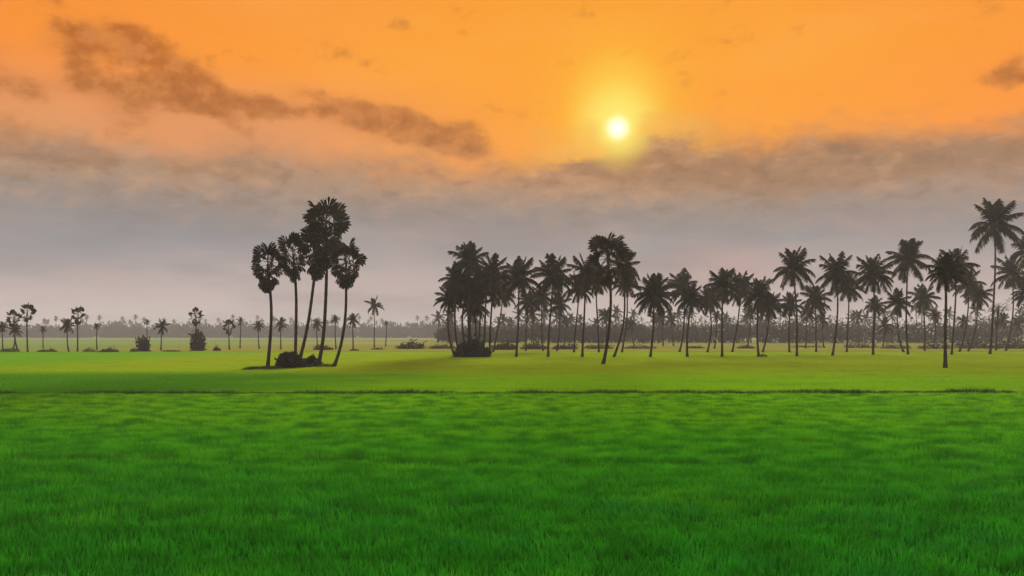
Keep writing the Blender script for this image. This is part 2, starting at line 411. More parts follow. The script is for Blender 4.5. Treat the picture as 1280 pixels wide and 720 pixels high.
def scatter(name, pts, protos, mat, label):
    """pts: (x, y, z, rot, sx, sz, index); one vertex cloud instancing the tufts"""
    c = bpy.data.collections.new(name + ' tufts')
    for p in protos: c.objects.link(p)
    me = bpy.data.meshes.new(name); me.from_pydata([p[:3] for p in pts], [], [])
    ar = me.attributes.new('tuft_rot', 'FLOAT', 'POINT'); ar.data.foreach_set('value', [p[3] for p in pts])
    asx = me.attributes.new('tuft_scale', 'FLOAT_VECTOR', 'POINT')
    asx.data.foreach_set('vector', [v for p in pts for v in (p[4], p[4], p[5])])
    ai = me.attributes.new('tuft_index', 'INT', 'POINT'); ai.data.foreach_set('value', [p[6] for p in pts])
    me.materials.append(mat)
    o = obj(name, me)
    ng = bpy.data.node_groups.new(name + ' scatter', 'GeometryNodeTree')
    ng.interface.new_socket('Geometry', in_out='INPUT', socket_type='NodeSocketGeometry')
    ng.interface.new_socket('Geometry', in_out='OUTPUT', socket_type='NodeSocketGeometry')
    N = ng.nodes; L = ng.links
    gi = N.new('NodeGroupInput'); go = N.new('NodeGroupOutput')
    mp = N.new('GeometryNodeMeshToPoints'); L.new(gi.outputs[0], mp.inputs[0])
    ci = N.new('GeometryNodeCollectionInfo'); ci.inputs[0].default_value = c
    ci.inputs[1].default_value = True; ci.inputs[2].default_value = True
    ip = N.new('GeometryNodeInstanceOnPoints'); L.new(mp.outputs[0], ip.inputs['Points']); L.new(ci.outputs[0], ip.inputs['Instance'])
    ip.inputs['Pick Instance'].default_value = True
    def attr(nm, dt):
        a = N.new('GeometryNodeInputNamedAttribute'); a.data_type = dt; a.inputs[0].default_value = nm; return a.outputs[0]
    L.new(attr('tuft_index', 'INT'), ip.inputs['Instance Index'])
    cx = N.new('ShaderNodeCombineXYZ'); L.new(attr('tuft_rot', 'FLOAT'), cx.inputs[2])
    L.new(cx.outputs[0], ip.inputs['Rotation']); L.new(attr('tuft_scale', 'FLOAT_VECTOR'), ip.inputs['Scale'])
    L.new(ip.outputs[0], go.inputs[0])
    md = o.modifiers.new('scatter', 'NODES'); md.node_group = ng
    tag(o, label, kind='stuff'); return o

def bundle(x, y):     # furrow lines and patchy growth
    h = 1.0 + 0.32 * mnoise.noise(Vector((x * .22, y * .35, 3))) + 0.22 * mnoise.noise(Vector((x * .8, y * 1.1, 7)))
    for (fy, amp, wid) in ((22.8, .75, .50), (31.5, .45, .5), (40.5, .4, .5), (26.8, .3, .35), (16.4, .35, .35), (13.2, .3, .3)):
        d = y - fy - 1.3 * mnoise.noise(Vector((x * .06, fy, 0)))
        h *= 1 - amp * exp(-(d / wid) ** 2) * (0.6 + 0.6 * mnoise.noise(Vector((x * .15, fy, 4))))
    return max(0.35, h)
r = random.Random(11)
pts = []
y = 8.5
while y < BUND_Y - 0.9:
    hw = 0.60 * y + 8; x = -hw
    while x < hw:
        px_, py_ = x + r.uniform(-.2, .2), y + r.uniform(-.2, .2)
        pts.append((px_, py_, 0, r.uniform(0, 6.28), 1.25, 0.92 * bundle(px_, py_), r.randrange(6)))
        x += 0.8
    y += 0.8
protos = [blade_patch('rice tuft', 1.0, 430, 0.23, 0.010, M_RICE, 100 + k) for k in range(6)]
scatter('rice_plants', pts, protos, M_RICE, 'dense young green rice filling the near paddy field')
pts = []
y = BUND_Y + 1.0
while y < 165:
    hw = 0.60 * y + 10; x = -hw; st = 1.6 if y < 100 else 2.2
    while x < hw:
        px_, py_ = x + r.uniform(-.4, .4), y + r.uniform(-.4, .4)
        pts.append((px_, py_, 0, r.uniform(0, 6.28), 1.25 * st / 1.6, 0.8 + 0.5 * mnoise.noise(Vector((px_ * .15, py_ * .3, 3))), r.randrange(6)))
        x += st
    y += st
protos = [blade_patch('meadow tuft', 2.0, 420, 0.20, 0.03, M_MEADOW, 200 + k) for k in range(6)]
scatter('meadow_grass', pts, protos, M_MEADOW, 'short yellow-green grass of the field beyond the dark bund')
pts = []
x = -70.0
def bund_y(x):
    ks = [(-95, BUND_Y + 1.5), (-30, BUND_Y), (0, BUND_Y + .3), (25, BUND_Y + 1.2), (95, BUND_Y)]
    for (a, ya), (b, yb) in zip(ks[:-1], ks[1:]):
        if a <= x <= b: return ya + (yb - ya) * (x - a) / (b - a)
    return BUND_Y
while x < 70:
    pts.append((x, bund_y(x) + r.uniform(-.55, .35), 0.05, r.uniform(0, 6.28), 0.8, max(.25, .8 + 1.1 * mnoise.noise(Vector((x * .25, 2, 2))) + r.uniform(-.2, .2)), r.randrange(4))); x += 0.28
mA = Vector(gA)
for i in range(150):
    f = r.uniform(-.06, 1.15); q = Vector(gA).lerp(Vector(gB), f)
    pts.append((q.x, q.y + r.gauss(0, 1.0), 0.04, r.uniform(0, 6.28), 0.7, r.uniform(.6, 1.3), r.randrange(4)))
protos = [blade_patch('bund tuft', 0.8, 120, 0.28, 0.016, M_BUND, 300 + k) for k in range(4)]
scatter('bund_grass', pts, protos, M_BUND, 'coarse dark grass along the bund and the dark mound standing in for palm shade')

# ------------------------------------------------------------------ palm building
def frond_mesh(name, e0, droop, seed, mat, npair=30, L=1.0, wmul=1.0):
    r = random.Random(seed); V = []; Fc = []
    S = 12; pts = [Vector((0, 0, 0))]; tan_ = []
    for i in range(S):
        s = (i + .5) / S; a = radians(e0 - droop * s ** 1.25)
        d = Vector((cos(a), 0, sin(a))); tan_.append(d); pts.append(pts[-1] + d * (L / S))
    tan_.append(tan_[-1])
    tube(V, Fc, pts, [0.016 * (1 - .8 * i / S) + .003 for i in range(S + 1)], 4)
    for k in range(npair):
        s = 0.10 + 0.90 * k / (npair - 1); f = s * S; i = min(int(f), S - 1)
        p = pts[i].lerp(pts[i + 1], f - i); T = tan_[i]
        ln = 0.27 * (0.45 + 0.75 * sin(pi * min(1, s * .95 + .08)) ** .7) * (1 if s < .92 else .8)
        for sd in (-1, 1):
            g = r.uniform(.35, .75) + .3 * s
            d = (Vector((0, sd * r.uniform(.6, .9), 0)) + T * r.uniform(.45, .7) + Vector((0, 0, -g * .75))).normalized()
            l2 = ln * r.uniform(.85, 1.1); w = T * 0.021 * wmul * r.uniform(.8, 1.2)
            m = p + d * l2 * .5; e = p + d * l2 + Vector((0, 0, -.16 * l2))
            b = len(V); V += [tuple(p - w), tuple(p + w), tuple(m + w * .9), tuple(m - w * .9), tuple(e)]
            Fc += [(b, b + 1, b + 2, b + 3), (b + 3, b + 2, b + 4)]
    return V, Fc
FR_SPEC = [(86, 26), (72, 40), (56, 62), (38, 78), (20, 84), (4, 76), (-16, 60), (-42, 38)]
FRONDS = []; FRONDS_RAW = []; FRONDS_B = []
for k, (e0, dr) in enumerate(FR_SPEC):
    row = []; rawr = []; rowb = []
    for v in range(2):
        Vv, Ff = frond_mesh('frond', e0 + (v * 7 - 3), dr + v * 14 - 6, 50 + k * 3 + v, M_FROND)
        row.append(mesh_from('frond', Vv, Ff, M_FROND)); rowb.append(mesh_from('frond', Vv, Ff, M_FROND_B)); 
        rawr.append(frond_mesh('frond', e0, dr + v * 12, 70 + k * 3 + v, M_FROND, 11, 1.0, 2.4))
    FRONDS.append(row); FRONDS_B.append(rowb); FRONDS_RAW.append(rawr)

def fan_raw(seed, segs=15, span=230):
    r = random.Random(seed); V = []; Fc = []
    pl = 0.56
    pts = [Vector((0, 0, 0)), Vector((pl * .5, 0, .03)), Vector((pl, 0, .02))]
    tube(V, Fc, pts, [.022, .015, .012], 4)
    hub = Vector((pl, 0, .02)); R = 0.52
    for k in range(segs):
        a = radians(-span / 2 + span * (k + .5) / segs); da = radians(span / segs) * .56
        ln = R * (0.72 + .28 * cos(a * .8)) * r.uniform(.88, 1.05)
        def pt(ang, rad, z):
            droop = -0.35 * (rad / R) ** 2 * R * (0.4 + 0.6 * abs(sin(ang)))
            return hub + Vector((cos(ang) * rad, sin(ang) * rad, z + droop))
        zz = .022 if k % 2 else -.022
        b = len(V)
        V += [tuple(hub), tuple(pt(a - da, ln * .78, -zz)), tuple(pt(a, ln * .78, zz)), tuple(pt(a + da, ln * .78, -zz)),
              tuple(pt(a + r.uniform(-.03, .03), ln, -r.uniform(0, .06)))]
        Fc += [(b, b + 1, b + 2), (b, b + 2, b + 3), (b + 1, b + 4, b + 2), (b + 2, b + 4, b + 3)]
    return V, Fc
FAN_RAW = [fan_raw(900 + k, 14, 225 + 18 * k) for k in range(4)]
FANS = [mesh_from('fan_leaf', a, b, M_FAN) for a, b in FAN_RAW]
FANS_D = [mesh_from('dry_leaf', a, b, M_DEAD) for a, b in FAN_RAW]
FAN_LOW = [fan_raw(950 + k, 7, 230) for k in range(3)]

def trunk_mesh(rel, r0, r1, bend, seed, rings=True, n=9, foot=True, pw=2.4):
    """rel = crown point relative to base; bend = sideways bow in metres (base leans, top upright)"""
    rr = random.Random(seed); K = max(8, int(rel.z * (2.2 if rings else .8))); pts = []; rad = []
    for i in range(K + 1):
        s = i / K
        x = rel.x * (1 - (1 - s) ** pw) + bend * sin(pi * s) * (1 - .35 * s)
        y = rel.y * s
        pts.append((x + .03 * sin(9 * s + seed), y, -0.1 + (rel.z + .1) * s))
        w = r0 + (r1 - r0) * s
        if foot: w += r0 * .7 * exp(-s * rel.z / .5)
        if rings: w *= 1 + (.05 if i % 2 else -.03) + rr.uniform(-.02, .02)
        rad.append(w)
    V = []; Fc = []; tube(V, Fc, pts, rad, n)
    return mesh_from('trunk', V, Fc, M_BARK, True), Vector(pts[-1])

def xf(V, M): return [tuple(M @ Vector(v)) for v in V]
def add_raw(VV, FF, raw, M):
    b = len(VV); VV += xf(raw[0], M); FF += [tuple(i + b for i in f) for f in raw[1]]
def coconut(bx, by, cx, cy, rpx, label, group, tr=0.17, n=27, bend=0.0, detail=True, seed=None, brown=False, name='coconut_palm', dense=1.0):
    g = ground_at(bx, by); c = point_at(cx, cy, g.y); rel = c - g; R = rpx * g.y / F * 1.17
    seed = seed if seed is not None else int(bx * 7 + by * 13)
    r = random.Random(seed)
    root = bpy.data.objects.new(name, None); COL.objects.link(root); root.location = g; root.empty_display_size = .5
    tag(root, label, 'palm tree', group)
    me, top = trunk_mesh(rel, tr, tr * .62, bend, seed % 17, detail, 9 if detail else 6)
    obj('trunk', me, root)
    n = int(n * dense); az0 = r.uniform(0, 6.28); VV = []; FF = []
    for i in range(n):
        s = (i + .5) / n; k = min(7, int(s * 8)); az_ = az0 + i * 2.39996 + r.uniform(-.25, .25)
        sc_ = R * r.uniform(.86, 1.12) * (0.96 if k == 0 else 1.0) * (.85 if k == 7 else 1)
        v = r.randrange(2)
        if detail:
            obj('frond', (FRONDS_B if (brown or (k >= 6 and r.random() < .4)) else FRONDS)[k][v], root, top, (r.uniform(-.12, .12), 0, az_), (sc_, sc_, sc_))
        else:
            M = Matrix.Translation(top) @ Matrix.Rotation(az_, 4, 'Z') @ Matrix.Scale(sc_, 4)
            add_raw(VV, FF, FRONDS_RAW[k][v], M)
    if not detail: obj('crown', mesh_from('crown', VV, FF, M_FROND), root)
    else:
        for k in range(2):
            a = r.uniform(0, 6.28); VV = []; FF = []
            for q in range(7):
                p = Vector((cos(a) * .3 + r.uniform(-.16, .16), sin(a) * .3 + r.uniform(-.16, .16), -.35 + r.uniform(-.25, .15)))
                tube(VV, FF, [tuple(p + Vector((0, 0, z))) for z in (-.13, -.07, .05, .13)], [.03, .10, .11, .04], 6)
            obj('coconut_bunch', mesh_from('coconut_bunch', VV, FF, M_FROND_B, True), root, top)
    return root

def palmyra(bx, by, cx, cy, rpx, label, group, skirt=1.0, tr=0.2, bend=0.0, detail=True, seed=None, flat=False, up=1.0, n_up=11, n_dn=23, pw=2.4):
    g = ground_at(bx, by); c = point_at(cx, cy, g.y); rel = c - g; R = rpx * g.y / F * 1.03
    seed = seed if seed is not None else int(bx * 5 + by * 11)
    r = random.Random(seed)
    root = bpy.data.objects.new('palmyra_palm', None); COL.objects.link(root); root.location = g; root.empty_display_size = .5
    tag(root, label, 'palm tree', group)
    me, top = trunk_mesh(rel, tr, tr * .75, bend, seed % 19, detail, 10 if detail else 6, True, pw)
    obj('trunk', me, root); VV = []; FF = []
    def leaf(nm, e, az_, sc_, z, dead):
        M = (Matrix.Translation(top + Vector((0, 0, z))) @ Matrix.Rotation(az_, 4, 'Z') @ Matrix.Rotation(-radians(e), 4, 'Y')
             @ Matrix.Rotation(r.uniform(-1.3, 1.3), 4, 'X') @ Matrix.Scale(sc_, 4))
        if detail:
            o = obj(nm, r.choice(FANS_D if dead else FANS), root); o.matrix_local = M
        else: add_raw(VV, FF, r.choice(FAN_LOW), M)
    if not detail: n_up = 10; n_dn = 10
    for i in range(n_up):
        s = (i + .5) / n_up; e = 88 - 88 * s ** .8 + r.uniform(-8, 8)
        if flat: e = 20 + 48 * s
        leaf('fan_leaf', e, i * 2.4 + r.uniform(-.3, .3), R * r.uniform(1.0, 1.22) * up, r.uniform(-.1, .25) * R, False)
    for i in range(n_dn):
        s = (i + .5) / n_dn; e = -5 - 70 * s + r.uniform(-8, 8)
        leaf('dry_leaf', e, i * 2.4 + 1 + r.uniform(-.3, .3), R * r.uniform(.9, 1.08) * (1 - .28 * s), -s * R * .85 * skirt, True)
    if not detail: obj('crown', mesh_from('crown', VV, FF, M_FAN), root)
    return root

# ---- the five leaning palmyras of the left clump
G1 = 'palmyra palms of the leaning clump'
palmyra(334, 461, 335, 330, 21, 'leftmost and shortest palmyra palm of the leaning clump of five', G1, skirt=1.2, tr=.17, bend=.45)
palmyra(368, 457, 367, 317, 20, 'second palmyra from the left in the leaning clump, rising behind the spiky shrub', G1, skirt=1.35, tr=.18, bend=.4)
palmyra(372.5, 458.2, 396, 307, 23, 'palmyra in the middle of the leaning clump, its trunk leaning right', G1, skirt=1.5, tr=.18, bend=-.1, pw=1.9)
palmyra(397, 457, 407.5, 283, 28, 'tallest palmyra of the clump, its crown above all the others', G1, skirt=1.5, tr=.20, bend=.15, n_up=12, n_dn=26, pw=4.5)
palmyra(416, 459.5, 433, 327, 21, 'rightmost palmyra of the clump, standing apart with a curved foot', G1, skirt=1.1, tr=.16, bend=.0, pw=4.2)

# ---- main coconut row  (base x, base y, crown x, crown y, radius px, label, opts)
G2 = 'coconut palms of the row across the field'
C = [
 (589, 446.5, 587, 330, 27, 'tall coconut palm topping the densest thicket at the left end of the row', dict(tr=.3)),
 (574, 446.5, 571, 352, 21, 'coconut palm on the left flank of the dense thicket', {}),
 (595, 445, 600, 358, 23, 'coconut palm hidden in the middle of the dense thicket', {}),
 (583, 445.5, 581, 366, 24, 'short coconut palm deep in the dense thicket', {}),
 (603, 446, 607, 362, 24, 'coconut palm right of the thick trunk in the dense thicket', {}),
 (611, 447, 616, 345, 24, 'coconut palm standing on the right of the dense thicket', {}),
 (569, 445, 562, 376, 18, 'short coconut palm at the far left foot of the dense thicket', dict(dense=1.2)),
 (599, 444, 594, 385, 19, 'low bushy palm with drooping fronds under the dense thicket', dict(dense=1.3)),
 (616, 440, 629, 367, 20, 'small coconut palm tucked between the thicket and the next palm', {}),
 (645.5, 447, 649, 350, 27, 'lone coconut palm just right of the dense thicket', {}),
 (657, 438, 661, 380, 17, 'low coconut palm behind the palm right of the thicket', {}),
 (685, 447, 692, 348, 27, 'coconut palm with a round open crown, second right of the thicket', {}),
 (679, 438, 677, 374, 18, 'short coconut palm peeping out behind the round-crowned palm', {}),
 (696, 438, 698, 382, 16, 'low coconut palm right behind the round-crowned palm', {}),
 (717, 441, 724, 362, 20, 'coconut palm left of the tall group under the sun', {}),
 (728, 447, 733, 344, 24, 'reddish coconut palm at the left of the tall group under the sun', dict(brown=True)),
 (749, 441, 745, 352, 20, 'coconut palm behind the leaning trunk in the tall group under the sun', dict(brown=True)),
 (767, 447, 779, 338, 24, 'leaning coconut palm on the right of the tall group under the sun', dict(brown=True)),
 (777, 441, 784, 356, 18, 'shorter coconut palm at the right edge of the tall group under the sun', {}),
 (813, 447, 818, 371, 27, 'dense round coconut palm standing alone right of the tall group', dict(dense=1.3)),
 (849, 440, 853, 362, 22, 'left palm of the pair left of the reddish sky gap', {}),
 (859, 447, 864, 375, 21, 'right and shorter palm of the pair after the dense round palm', {}),
 (884, 441, 887, 377, 19, 'slim coconut palm between the pair and the upright palm', {}),
 (903, 447, 904, 360, 24, 'upright coconut palm with a pointed crown, centre of the right half row', {}),
 (915, 440.5, 926, 364, 22, 'coconut palm leaning right beside the upright pointed palm', {}),
 (949, 447, 949, 371, 23, 'coconut palm with weeds round its foot right of the leaning one', {}),
 (953, 441, 962, 384, 18, 'low dense coconut palm touching the weedy-footed palm', dict(dense=1.2)),
 (996, 446, 992, 338, 27, 'tall coconut palm with a wide star-shaped crown mid right', {}),
 (987, 441, 988, 382, 16, 'low coconut palm under the star-shaped crown', {}),
 (1020, 440.5, 1019, 377, 20, 'short coconut palm right of the star-crowned palm', {}),
 (1040, 445.5, 1046, 344, 26, 'tall dark coconut palm, second large crown right of the star-crowned palm', {}),
 (1058, 440.5, 1061, 361, 20, 'coconut palm half hidden behind the tall dark palm', {}),
 (1091, 445, 1092, 345, 25, 'coconut palm of medium height with a flattish crown between two taller ones', {}),
 (1091, 438, 1094, 384, 13, 'stunted palm under the flattish crown', {}),
 (1135, 444, 1135, 326, 28, 'tall coconut palm with a full crown left of the dark right-hand clump', {}),
 (1130, 441, 1122, 380, 18, 'low coconut palm leaning left below the full-crowned palm', {}),
 (1156, 438.5, 1154, 374, 17, 'short coconut palm between the full-crowned palm and the dark clump', {}),
 (1181, 461, 1182, 343, 24, 'foreground coconut palm with a thick dark trunk standing forward of the row', dict(tr=.17, dense=1.1)),
 (1189, 444, 1195, 334, 23, 'coconut palm rising just behind the forward thick-trunked palm', {}),
 (1199, 439.5, 1210, 357, 20, 'brownish coconut palm right behind the forward one', dict(brown=True)),
 (1210, 439, 1222, 371, 17, 'low brownish coconut palm at the right of the dark clump', dict(brown=True)),
 (1237, 443.5, 1244, 284, 33, 'tallest slender coconut palm near the right edge, above all the row', dict(tr=.19)),
 (1257, 438.5, 1265, 343, 23, 'coconut palm with a slim bowed trunk right of the tallest palm', {}),
 (1290, 441, 1283, 368, 20, 'coconut palm cut by the right edge of the picture', {}),
 (1296, 441, 1290, 318, 24, 'tall coconut palm mostly beyond the right edge of the picture', {}),
]
for i, (bx, by, cx, cy, rp, lb, op) in enumerate(C):
    coconut(bx, by, cx, cy, rp, lb, G2, bend=rnd.uniform(-.55, .55), **op)
palmyra(753, 456.5, 760, 322, 22, 'palmyra palm leaning forward of the row under the sun, flat-topped', 'palmyra palms standing alone', skirt=1.1, tr=.17, bend=.45, n_up=14, up=1.12, n_dn=16)

# ---- smaller palms of the left and middle distance
G3 = 'small palms scattered over the left distance'
palmyra(23, 439.5, 17.5, 398, 8.5, 'far palmyra with a round crown, left of the two at the left edge', G3, detail=False, tr=.17)
palmyra(35, 441, 34, 389.5, 8.5, 'far palmyra, taller of the two at the left edge', G3, detail=False, tr=.16)
palmyra(97, 439.5, 97.5, 393, 8.5, 'far palmyra with a tilted crown above a lower palm on the left', G3, detail=False, tr=.15)
palmyra(245, 437.5, 245, 395, 8.5, 'small far palmyra standing in a dense square bush', G3, detail=False, tr=.2)
palmyra(287, 437, 286, 408, 7.5, 'small palmyra with a single round head left of the leaning clump', G3, detail=False, tr=.15)
D = [
 (16, 439, 19, 414, 11, 'bushy low palm in front of the two far palmyras at the left edge'),
 (4, 438, 3, 410, 9, 'small palm cut by the left edge of the picture'),
 (86, 439.5, 84, 408, 13, 'far coconut palm left of and below the tilted palmyra'),
 (54, 435, 54, 412, 6, 'tiny coconut palm between the two pairs of far palmyras'),
 (121, 437, 121, 408, 6, 'thin bare-looking palm against the left treeline'),
 (201, 437.5, 202, 409, 13, 'far coconut palm with a drooping crown right of the square shrub'),
 (184, 434, 184, 403, 5, 'very thin palm above the square shrub on the left'),
 (300, 435.5, 301, 402, 7, 'thin palm between the round-headed palmyra and the leaning clump'),
 (324, 436, 323, 408, 9, 'small coconut palm seen just left of the leaning clump'),
 (351, 437, 351, 406, 11, 'small coconut palm seen between the first two trunks of the clump'),
 (397, 437, 396, 406, 10, 'small coconut palm seen behind the tallest palmyra trunk'),
 (420, 436.5, 419, 400, 8, 'narrow small palm seen behind the rightmost leaning trunk'),
 (442, 438, 441, 401, 12, 'small coconut palm just right of the leaning clump'),
 (468, 434.5, 468, 383, 15, 'slender coconut palm standing alone between the clump and the row'),
 (482, 433, 483, 404, 5, 'bare thin palm right of the slender lone coconut palm'),
]
for (bx, by, cx, cy, rp, lb) in D:
    coconut(bx, by, cx, cy, rp * .8, lb, G3, detail=False, n=16, tr=.15)
# ---- hazy palms behind the row
r = random.Random(31)
G4 = 'hazy coconut palms in the grove behind the row'
SH = [(566, 'left of the dense palm thicket'), (636, 'right of the dense palm thicket'), (668, 'left of the round open-crowned palm'), (705, 'right of the round open-crowned palm'),
      (739, 'left of the leaning forward palmyra'), (758, 'behind the foot of the leaning forward palmyra'), (793, 'right of the tall group under the sun'), (803, 'left of the dense round lone palm'), (829, 'right of the dense round lone palm'),
      (842, 'left of the palm pair near the reddish sky gap'), (872, 'right of the palm pair near the reddish sky gap'), (893, 'left of the upright pointed palm'), (934, 'left of the palm with weeds at its foot'),
      (972, 'left of the star-crowned tall palm'), (1007, 'right of the star-crowned tall palm'), (1030, 'left of the tall dark palm in the right half'), (1050, 'right of the tall dark palm in the right half'),
      (1074, 'left of the flattish-crowned palm'), (1103, 'right of the flattish-crowned palm'), (1146, 'right of the full-crowned tall palm'), (1167, 'left of the forward thick-trunked palm'),
      (1204, 'behind the brownish palm of the dark clump'), (1227, 'left of the tallest slender palm'), (1250, 'right of the tallest slender palm'), (1272, 'nearest the right edge of the picture')]
for i, (bx, wh) in enumerate(SH):
    if i % 3 == 1: continue
    coconut(bx, r.uniform(431.5, 436), bx + r.uniform(-4, 4), r.uniform(390, 408), r.uniform(8, 12), 'small hazy far palm ' + wh, G4, detail=False, n=15, tr=.17)

# ------------------------------------------------------------------ shrubs
def leaf_cloud(V, Fc, c, rx, ry, rz, n, ls, r, ragged=.7, box=False):
    for _ in range(n):
        while True:
            p = Vector((r.uniform(-1, 1), r.uniform(-1, 1), r.uniform(-.1 if not box else 0, 1)))
            q = max(abs(p.x), abs(p.y), abs(p.z)) if box else p.length
            if q <= 1 and (q > .45 or r.random() < .25): break
        k = 1 + ragged * mnoise.noise(Vector((p.x * 2.1 + c[0], p.y * 2.1, p.z * 2.1 + c[1])))
        q = Vector((c[0] + p.x * rx * k, c[1] + p.y * ry * k, c[2] + max(0.02, p.z * rz * k)))
        d = Vector((r.gauss(0, 1), r.gauss(0, 1), r.gauss(.3, 1))).normalized(); e = d.orthogonal().normalized()
        l = ls * r.uniform(.6, 1.3); b = len(V)
        V += [tuple(q), tuple(q + d * l * .5 + e * l * .26), tuple(q + d * l), tuple(q + d * l * .5 - e * l * .26)]
        Fc.append((b, b + 1, b + 2, b + 3))
def bush(px, py, wpx, hpx, label, group, mat=M_HEDGE, n=450, box=False, name='bush', depth=.8, seed=None):
    g = ground_at(px, py); s = g.y / F; r = random.Random(seed or int(px * 3 + py)); rx = wpx * s / 2; rz = hpx * s
    V = []; Fc = []
    for k in range(5):
        a = r.uniform(0, 6.28); tube(V, Fc, [(0, 0, -.05), (cos(a) * rx * .2, sin(a) * rx * .2, rz * .35), (cos(a) * rx * .45, sin(a) * rx * .4, rz * .75)], [.05 * rz, .03 * rz, .012 * rz], 5)
    lobes = max(3, int(wpx / 5))
    for k in range(lobes):
        u = (k + .5) / lobes * 2 - 1
        hh = rz * (1 if box else (1 - .45 * u * u) * r.uniform(.5, 1.15))
        leaf_cloud(V, Fc, (u * rx * .8, r.uniform(-.2, .2) * rx * depth * .5, 0), rx * (1.5 / lobes + .1), min(rx, rz * 1.3) * depth * .8, hh, int(1.35 * n) // lobes, .24 * rz + .06, r, box=box)
    o = obj(name, mesh_from(name, V, Fc, mat), loc=g); tag(o, label, 'bush', group); return o
# spiky palm shrubs at the foot of the clump
def spiky(px, py, rpx, label, seed):
    g = ground_at(px, py); R = rpx * g.y / F; r = random.Random(seed)
    root = bpy.data.objects.new('palm_shrub', None); COL.objects.link(root); root.location = g; tag(root, label, 'shrub', 'spiky shrubs at the foot of the leaning clump')
    V = []; Fc = []
    tube(V, Fc, [(0, 0, -.1), (0, 0, R * .3)], [.16, .1], 8); obj('stem', mesh_from('stem', V, Fc, M_BARK), root)
    for i in range(26):
        e = 85 - 80 * (i / 26) + r.uniform(-8, 8); off = Vector((r.uniform(-.4, .4) * R, r.uniform(-.3, .3) * R, .08 * R))
        M = Matrix.Translation(off) @ Matrix.Rotation(i * 2.4, 4, 'Z') @ Matrix.Rotation(-radians(e), 4, 'Y') @ Matrix.Rotation(r.uniform(-1.4, 1.4), 4, 'X') @ Matrix.Scale(R * r.uniform(.95, 1.3), 4)
        o = obj('fan_leaf', r.choice(FANS), root); o.matrix_local = M
    V = []; Fc = []; leaf_cloud(V, Fc, (0, 0, 0), R * .95, R * .7, R * .45, 260, .22 * R, r)
    tag(obj('leaf_mass', mesh_from('leaf_mass', V, Fc, M_SHRUB), root), kind='stuff')
spiky(361, 461, 17, 'larger spiky dark shrub between the two left trunks of the leaning clump', 5)
spiky(387, 459, 12, 'smaller spiky dark shrub under the middle of the leaning clump', 6)
GB = 'low bushes along the far field edge'
bush(326, 462, 14, 5, 'tiny dark tuft beside the foot of the leftmost leaning trunk', None, M_SHRUB, 240)
bush(590, 447, 44, 24, 'dark undergrowth round the trunks of the dense palm thicket', None, M_SHRUB, 900)
B = [
 (12, 440, 26, 7, 'dark bush at the foot of the palms at the left edge'),
 (53, 440, 11, 5, 'left one of two small bushes between the far palmyra pairs'),
 (65, 440, 11, 6, 'right one of two small bushes between the far palmyra pairs'),
 (112, 440, 18, 6, 'low bush right of the far palmyra, left of the bigger bush'),
 (136, 440.5, 24, 8, 'biggest rounded green bush under the left treeline'),
 (167, 440, 8, 6, 'tiny bush left of the square shrub'),
 (214, 439.5, 24, 3, 'flat low bush right of the far drooping coconut palm'),
 (271, 438.5, 8, 7, 'small square bush right of the one holding a palmyra'),
 (404, 437.5, 24, 9, 'dark bush seen through the right trunks of the leaning clump'),
 (443, 438.5, 11, 4, 'small bush under the small palm right of the leaning clump'),
 (472, 437, 16, 4, 'small bush at the foot of the slender lone coconut palm'),
 (514, 436, 38, 11, 'wide rounded bush in the gap left of the dense palm thicket'),
 (553, 436, 36, 7, 'low hedge-like bush touching the dense thicket on its left'),
 (630, 437, 34, 12, 'bush behind the lone palm right of the dense thicket'),
 (668, 436.5, 36, 9, 'bush behind the two short palms right of the thicket'),
 (706, 436.5, 34, 8, 'bush left of the tall group under the sun, in the distance'),
 (748, 436, 40, 7, 'bush behind the foot of the tall group under the sun'),
 (800, 436, 44, 6, 'low wide bush behind the dense round palm'),
 (870, 435.5, 22, 4, 'small low bush between the palm pair and the slim palm'),
 (933, 435.5, 24, 5, 'small low bush left of the weedy-footed palm'),
 (952, 446.8, 14, 5, 'weeds round the foot of a coconut palm in the row'),
 (1008, 434.5, 50, 4, 'long flat bush behind the star-crowned palm'),
 (1076, 435, 46, 8, 'bush between the tall dark palm and the flattish-crowned palm'),
 (1120, 436, 40, 7, 'bush behind the low leaning palm in the right half'),
 (1170, 436, 50, 9, 'bush behind the forward thick-trunked palm'),
 (1215, 435.5, 46, 13, 'tall hedge bush left of the tallest palm'),
 (1262, 435.5, 56, 15, 'tall hedge bush at the right edge of the picture'),
]
for (px_, py_, w_, h_, lb) in B: bush(px_, py_, w_, h_ * (.8 if px_ < 480 else 1), lb, GB, M_HEDGE if px_ < 200 else M_SHRUB, 500 if w_ > 20 else 260)
bush(179, 439.5, 12, 14, 'square upright shrub under the thin palm on the left', GB, M_SHRUB, 420, box=True)
bush(246.5, 438.5, 13, 18, 'dense upright square bush wrapped round the small far palmyra', GB, M_SHRUB, 520, box=True)

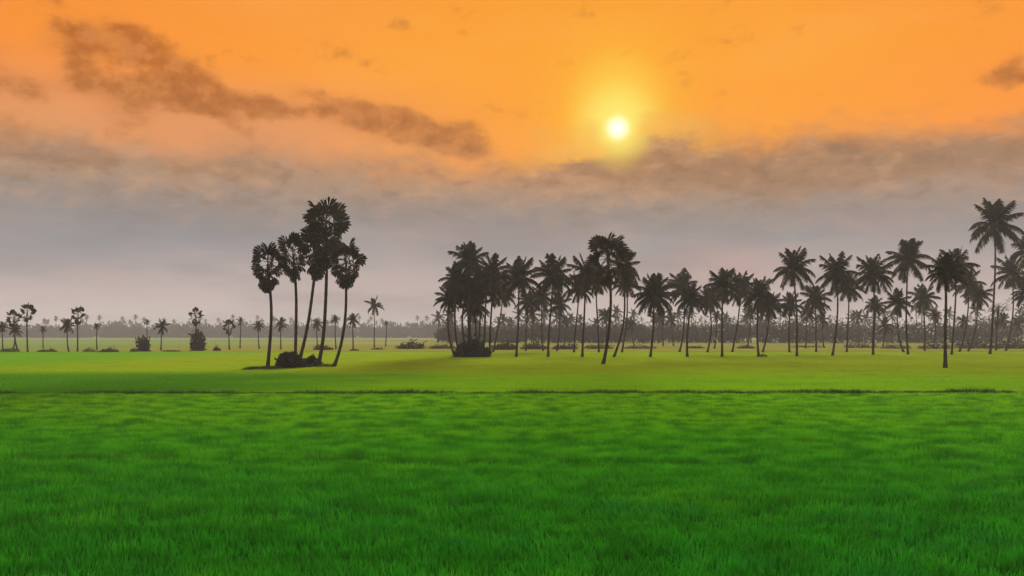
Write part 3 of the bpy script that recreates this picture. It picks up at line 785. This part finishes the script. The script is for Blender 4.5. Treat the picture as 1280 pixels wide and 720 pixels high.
def tree(bx, by, cx, cy, rpx, label, seed):
    g = ground_at(bx, by); c = point_at(cx, cy, g.y) - g; R = rpx * g.y / F; r = random.Random(seed)
    root = bpy.data.objects.new('broadleaf_tree', None); COL.objects.link(root); root.location = g; tag(root, label, 'tree')
    V = []; Fc = []; tube(V, Fc, [(0, 0, -.1), (c.x * .4, 0, c.z * .4), (c.x, 0, c.z)], [.25, .18, .1], 8)
    for k in range(7):
        a = k * .9; s = r.uniform(.45, .8)
        tube(V, Fc, [(c.x * s, 0, c.z * s), (c.x + cos(a) * R * .5, sin(a) * R * .5, c.z + R * .1), (c.x + cos(a) * R * .8, sin(a) * R * .8, c.z + R * .4)], [.1, .06, .03], 5)
    obj('trunk', mesh_from('trunk', V, Fc, M_BARK), root)
    V = []; Fc = []
    for k in range(11):
        p = Vector((r.gauss(0, .5), r.gauss(0, .5), r.gauss(0, .6))) * R
        leaf_cloud(V, Fc, (c.x + p.x, p.y, c.z + p.z - R * .2), R * .5, R * .5, R * .5, 90, .22, r)
    tag(obj('crown', mesh_from('crown', V, Fc, M_SHRUB), root), kind='stuff')
tree(1245, 438, 1247, 388, 13, 'round leafy tree behind the trunk of the tallest coconut palm', 4)

# ------------------------------------------------------------------ far wood
def far_wood(name, label, x0, x1, Y0, Y1, top_fn, step, seed, leaf):
    r = random.Random(seed); V = []; Fc = []; x = x0
    while x < x1:
        for row in range(3):
            Y = r.uniform(Y0, Y1); xx = x + r.uniform(-step, step) * .5; h = top_fn(xx, Y) * r.uniform(.62, 1.0)
            if row < 2 or r.random() < .3:    # rounded tree
                w = r.uniform(.55, .9) * h * .55
                tube(V, Fc, [(xx, Y, -.2), (xx, Y, h * .5)], [.25, .15], 4)
                for k in range(3):
                    leaf_cloud(V, Fc, (xx + r.uniform(-.6, .6) * w, Y + r.uniform(-.5, .5) * w, h * r.uniform(.0, .36)), w * .85, w * .7, h * .52, 60, leaf, r)
            else:                               # palm poking out
                h *= 1.12; tube(V, Fc, [(xx, Y, -.2), (xx + r.uniform(-.6, .6), Y, h)], [.22, .14], 4)
                R = r.uniform(2.6, 3.8)
                for i in range(11):
                    M = Matrix.Translation((xx, Y, h)) @ Matrix.Rotation(i * 2.4, 4, 'Z') @ Matrix.Scale(R, 4)
                    q = FRONDS_RAW[min(7, int(i * .73))][0]
                    add_raw(V, Fc, q, M)
        x += step
    tag(obj(name, mesh_from(name, V, Fc, M_WOOD)), label, kind='stuff')
far_wood('far_wood', 'hazy belt of trees along the horizon', -760, 760, 860, 960, lambda x, Y: 19.0 + 4.0 * mnoise.noise(Vector((x * .02, 0, 0))), 5.0, 21, 3.0)
far_wood('far_wood', 'grey hazy grove behind the coconut palms on the right', -30, 300, 340, 400, lambda x, Y: 9.2 + min(3.5, max(0, (x + 30) * .03)) + 1.5 * mnoise.noise(Vector((x * .05, 5, 0))), 3.0, 22, 1.4)

# ------------------------------------------------------------------ haze
m, t = new_mat('haze air')
pv = t.node('ShaderNodeVolumePrincipled')
pv.inputs['Color'].default_value = (0.78, 0.89, 1.0, 1); pv.inputs['Density'].default_value = 0.00042
pv.inputs['Anisotropy'].default_value = 0.1
o = t.node('ShaderNodeOutputMaterial'); t.l.new(pv.outputs[0], o.inputs['Volume'])
X0, X1, Y0, Y1, Z0, Z1 = -2000, 2000, -120, 2000, -1.2, 31.0
V = [(X0, Y0, Z0), (X1, Y0, Z0), (X1, Y1, Z0), (X0, Y1, Z0), (X0, Y0, Z1), (X1, Y0, Z1), (X1, Y1, Z1), (X0, Y1, Z1)]
Fc = [(0, 3, 2, 1), (4, 5, 6, 7), (0, 1, 5, 4), (1, 2, 6, 5), (2, 3, 7, 6), (3, 0, 4, 7)]
tag(obj('haze', mesh_from('haze', V, Fc, m)), 'pale morning haze over the fields', kind='stuff')
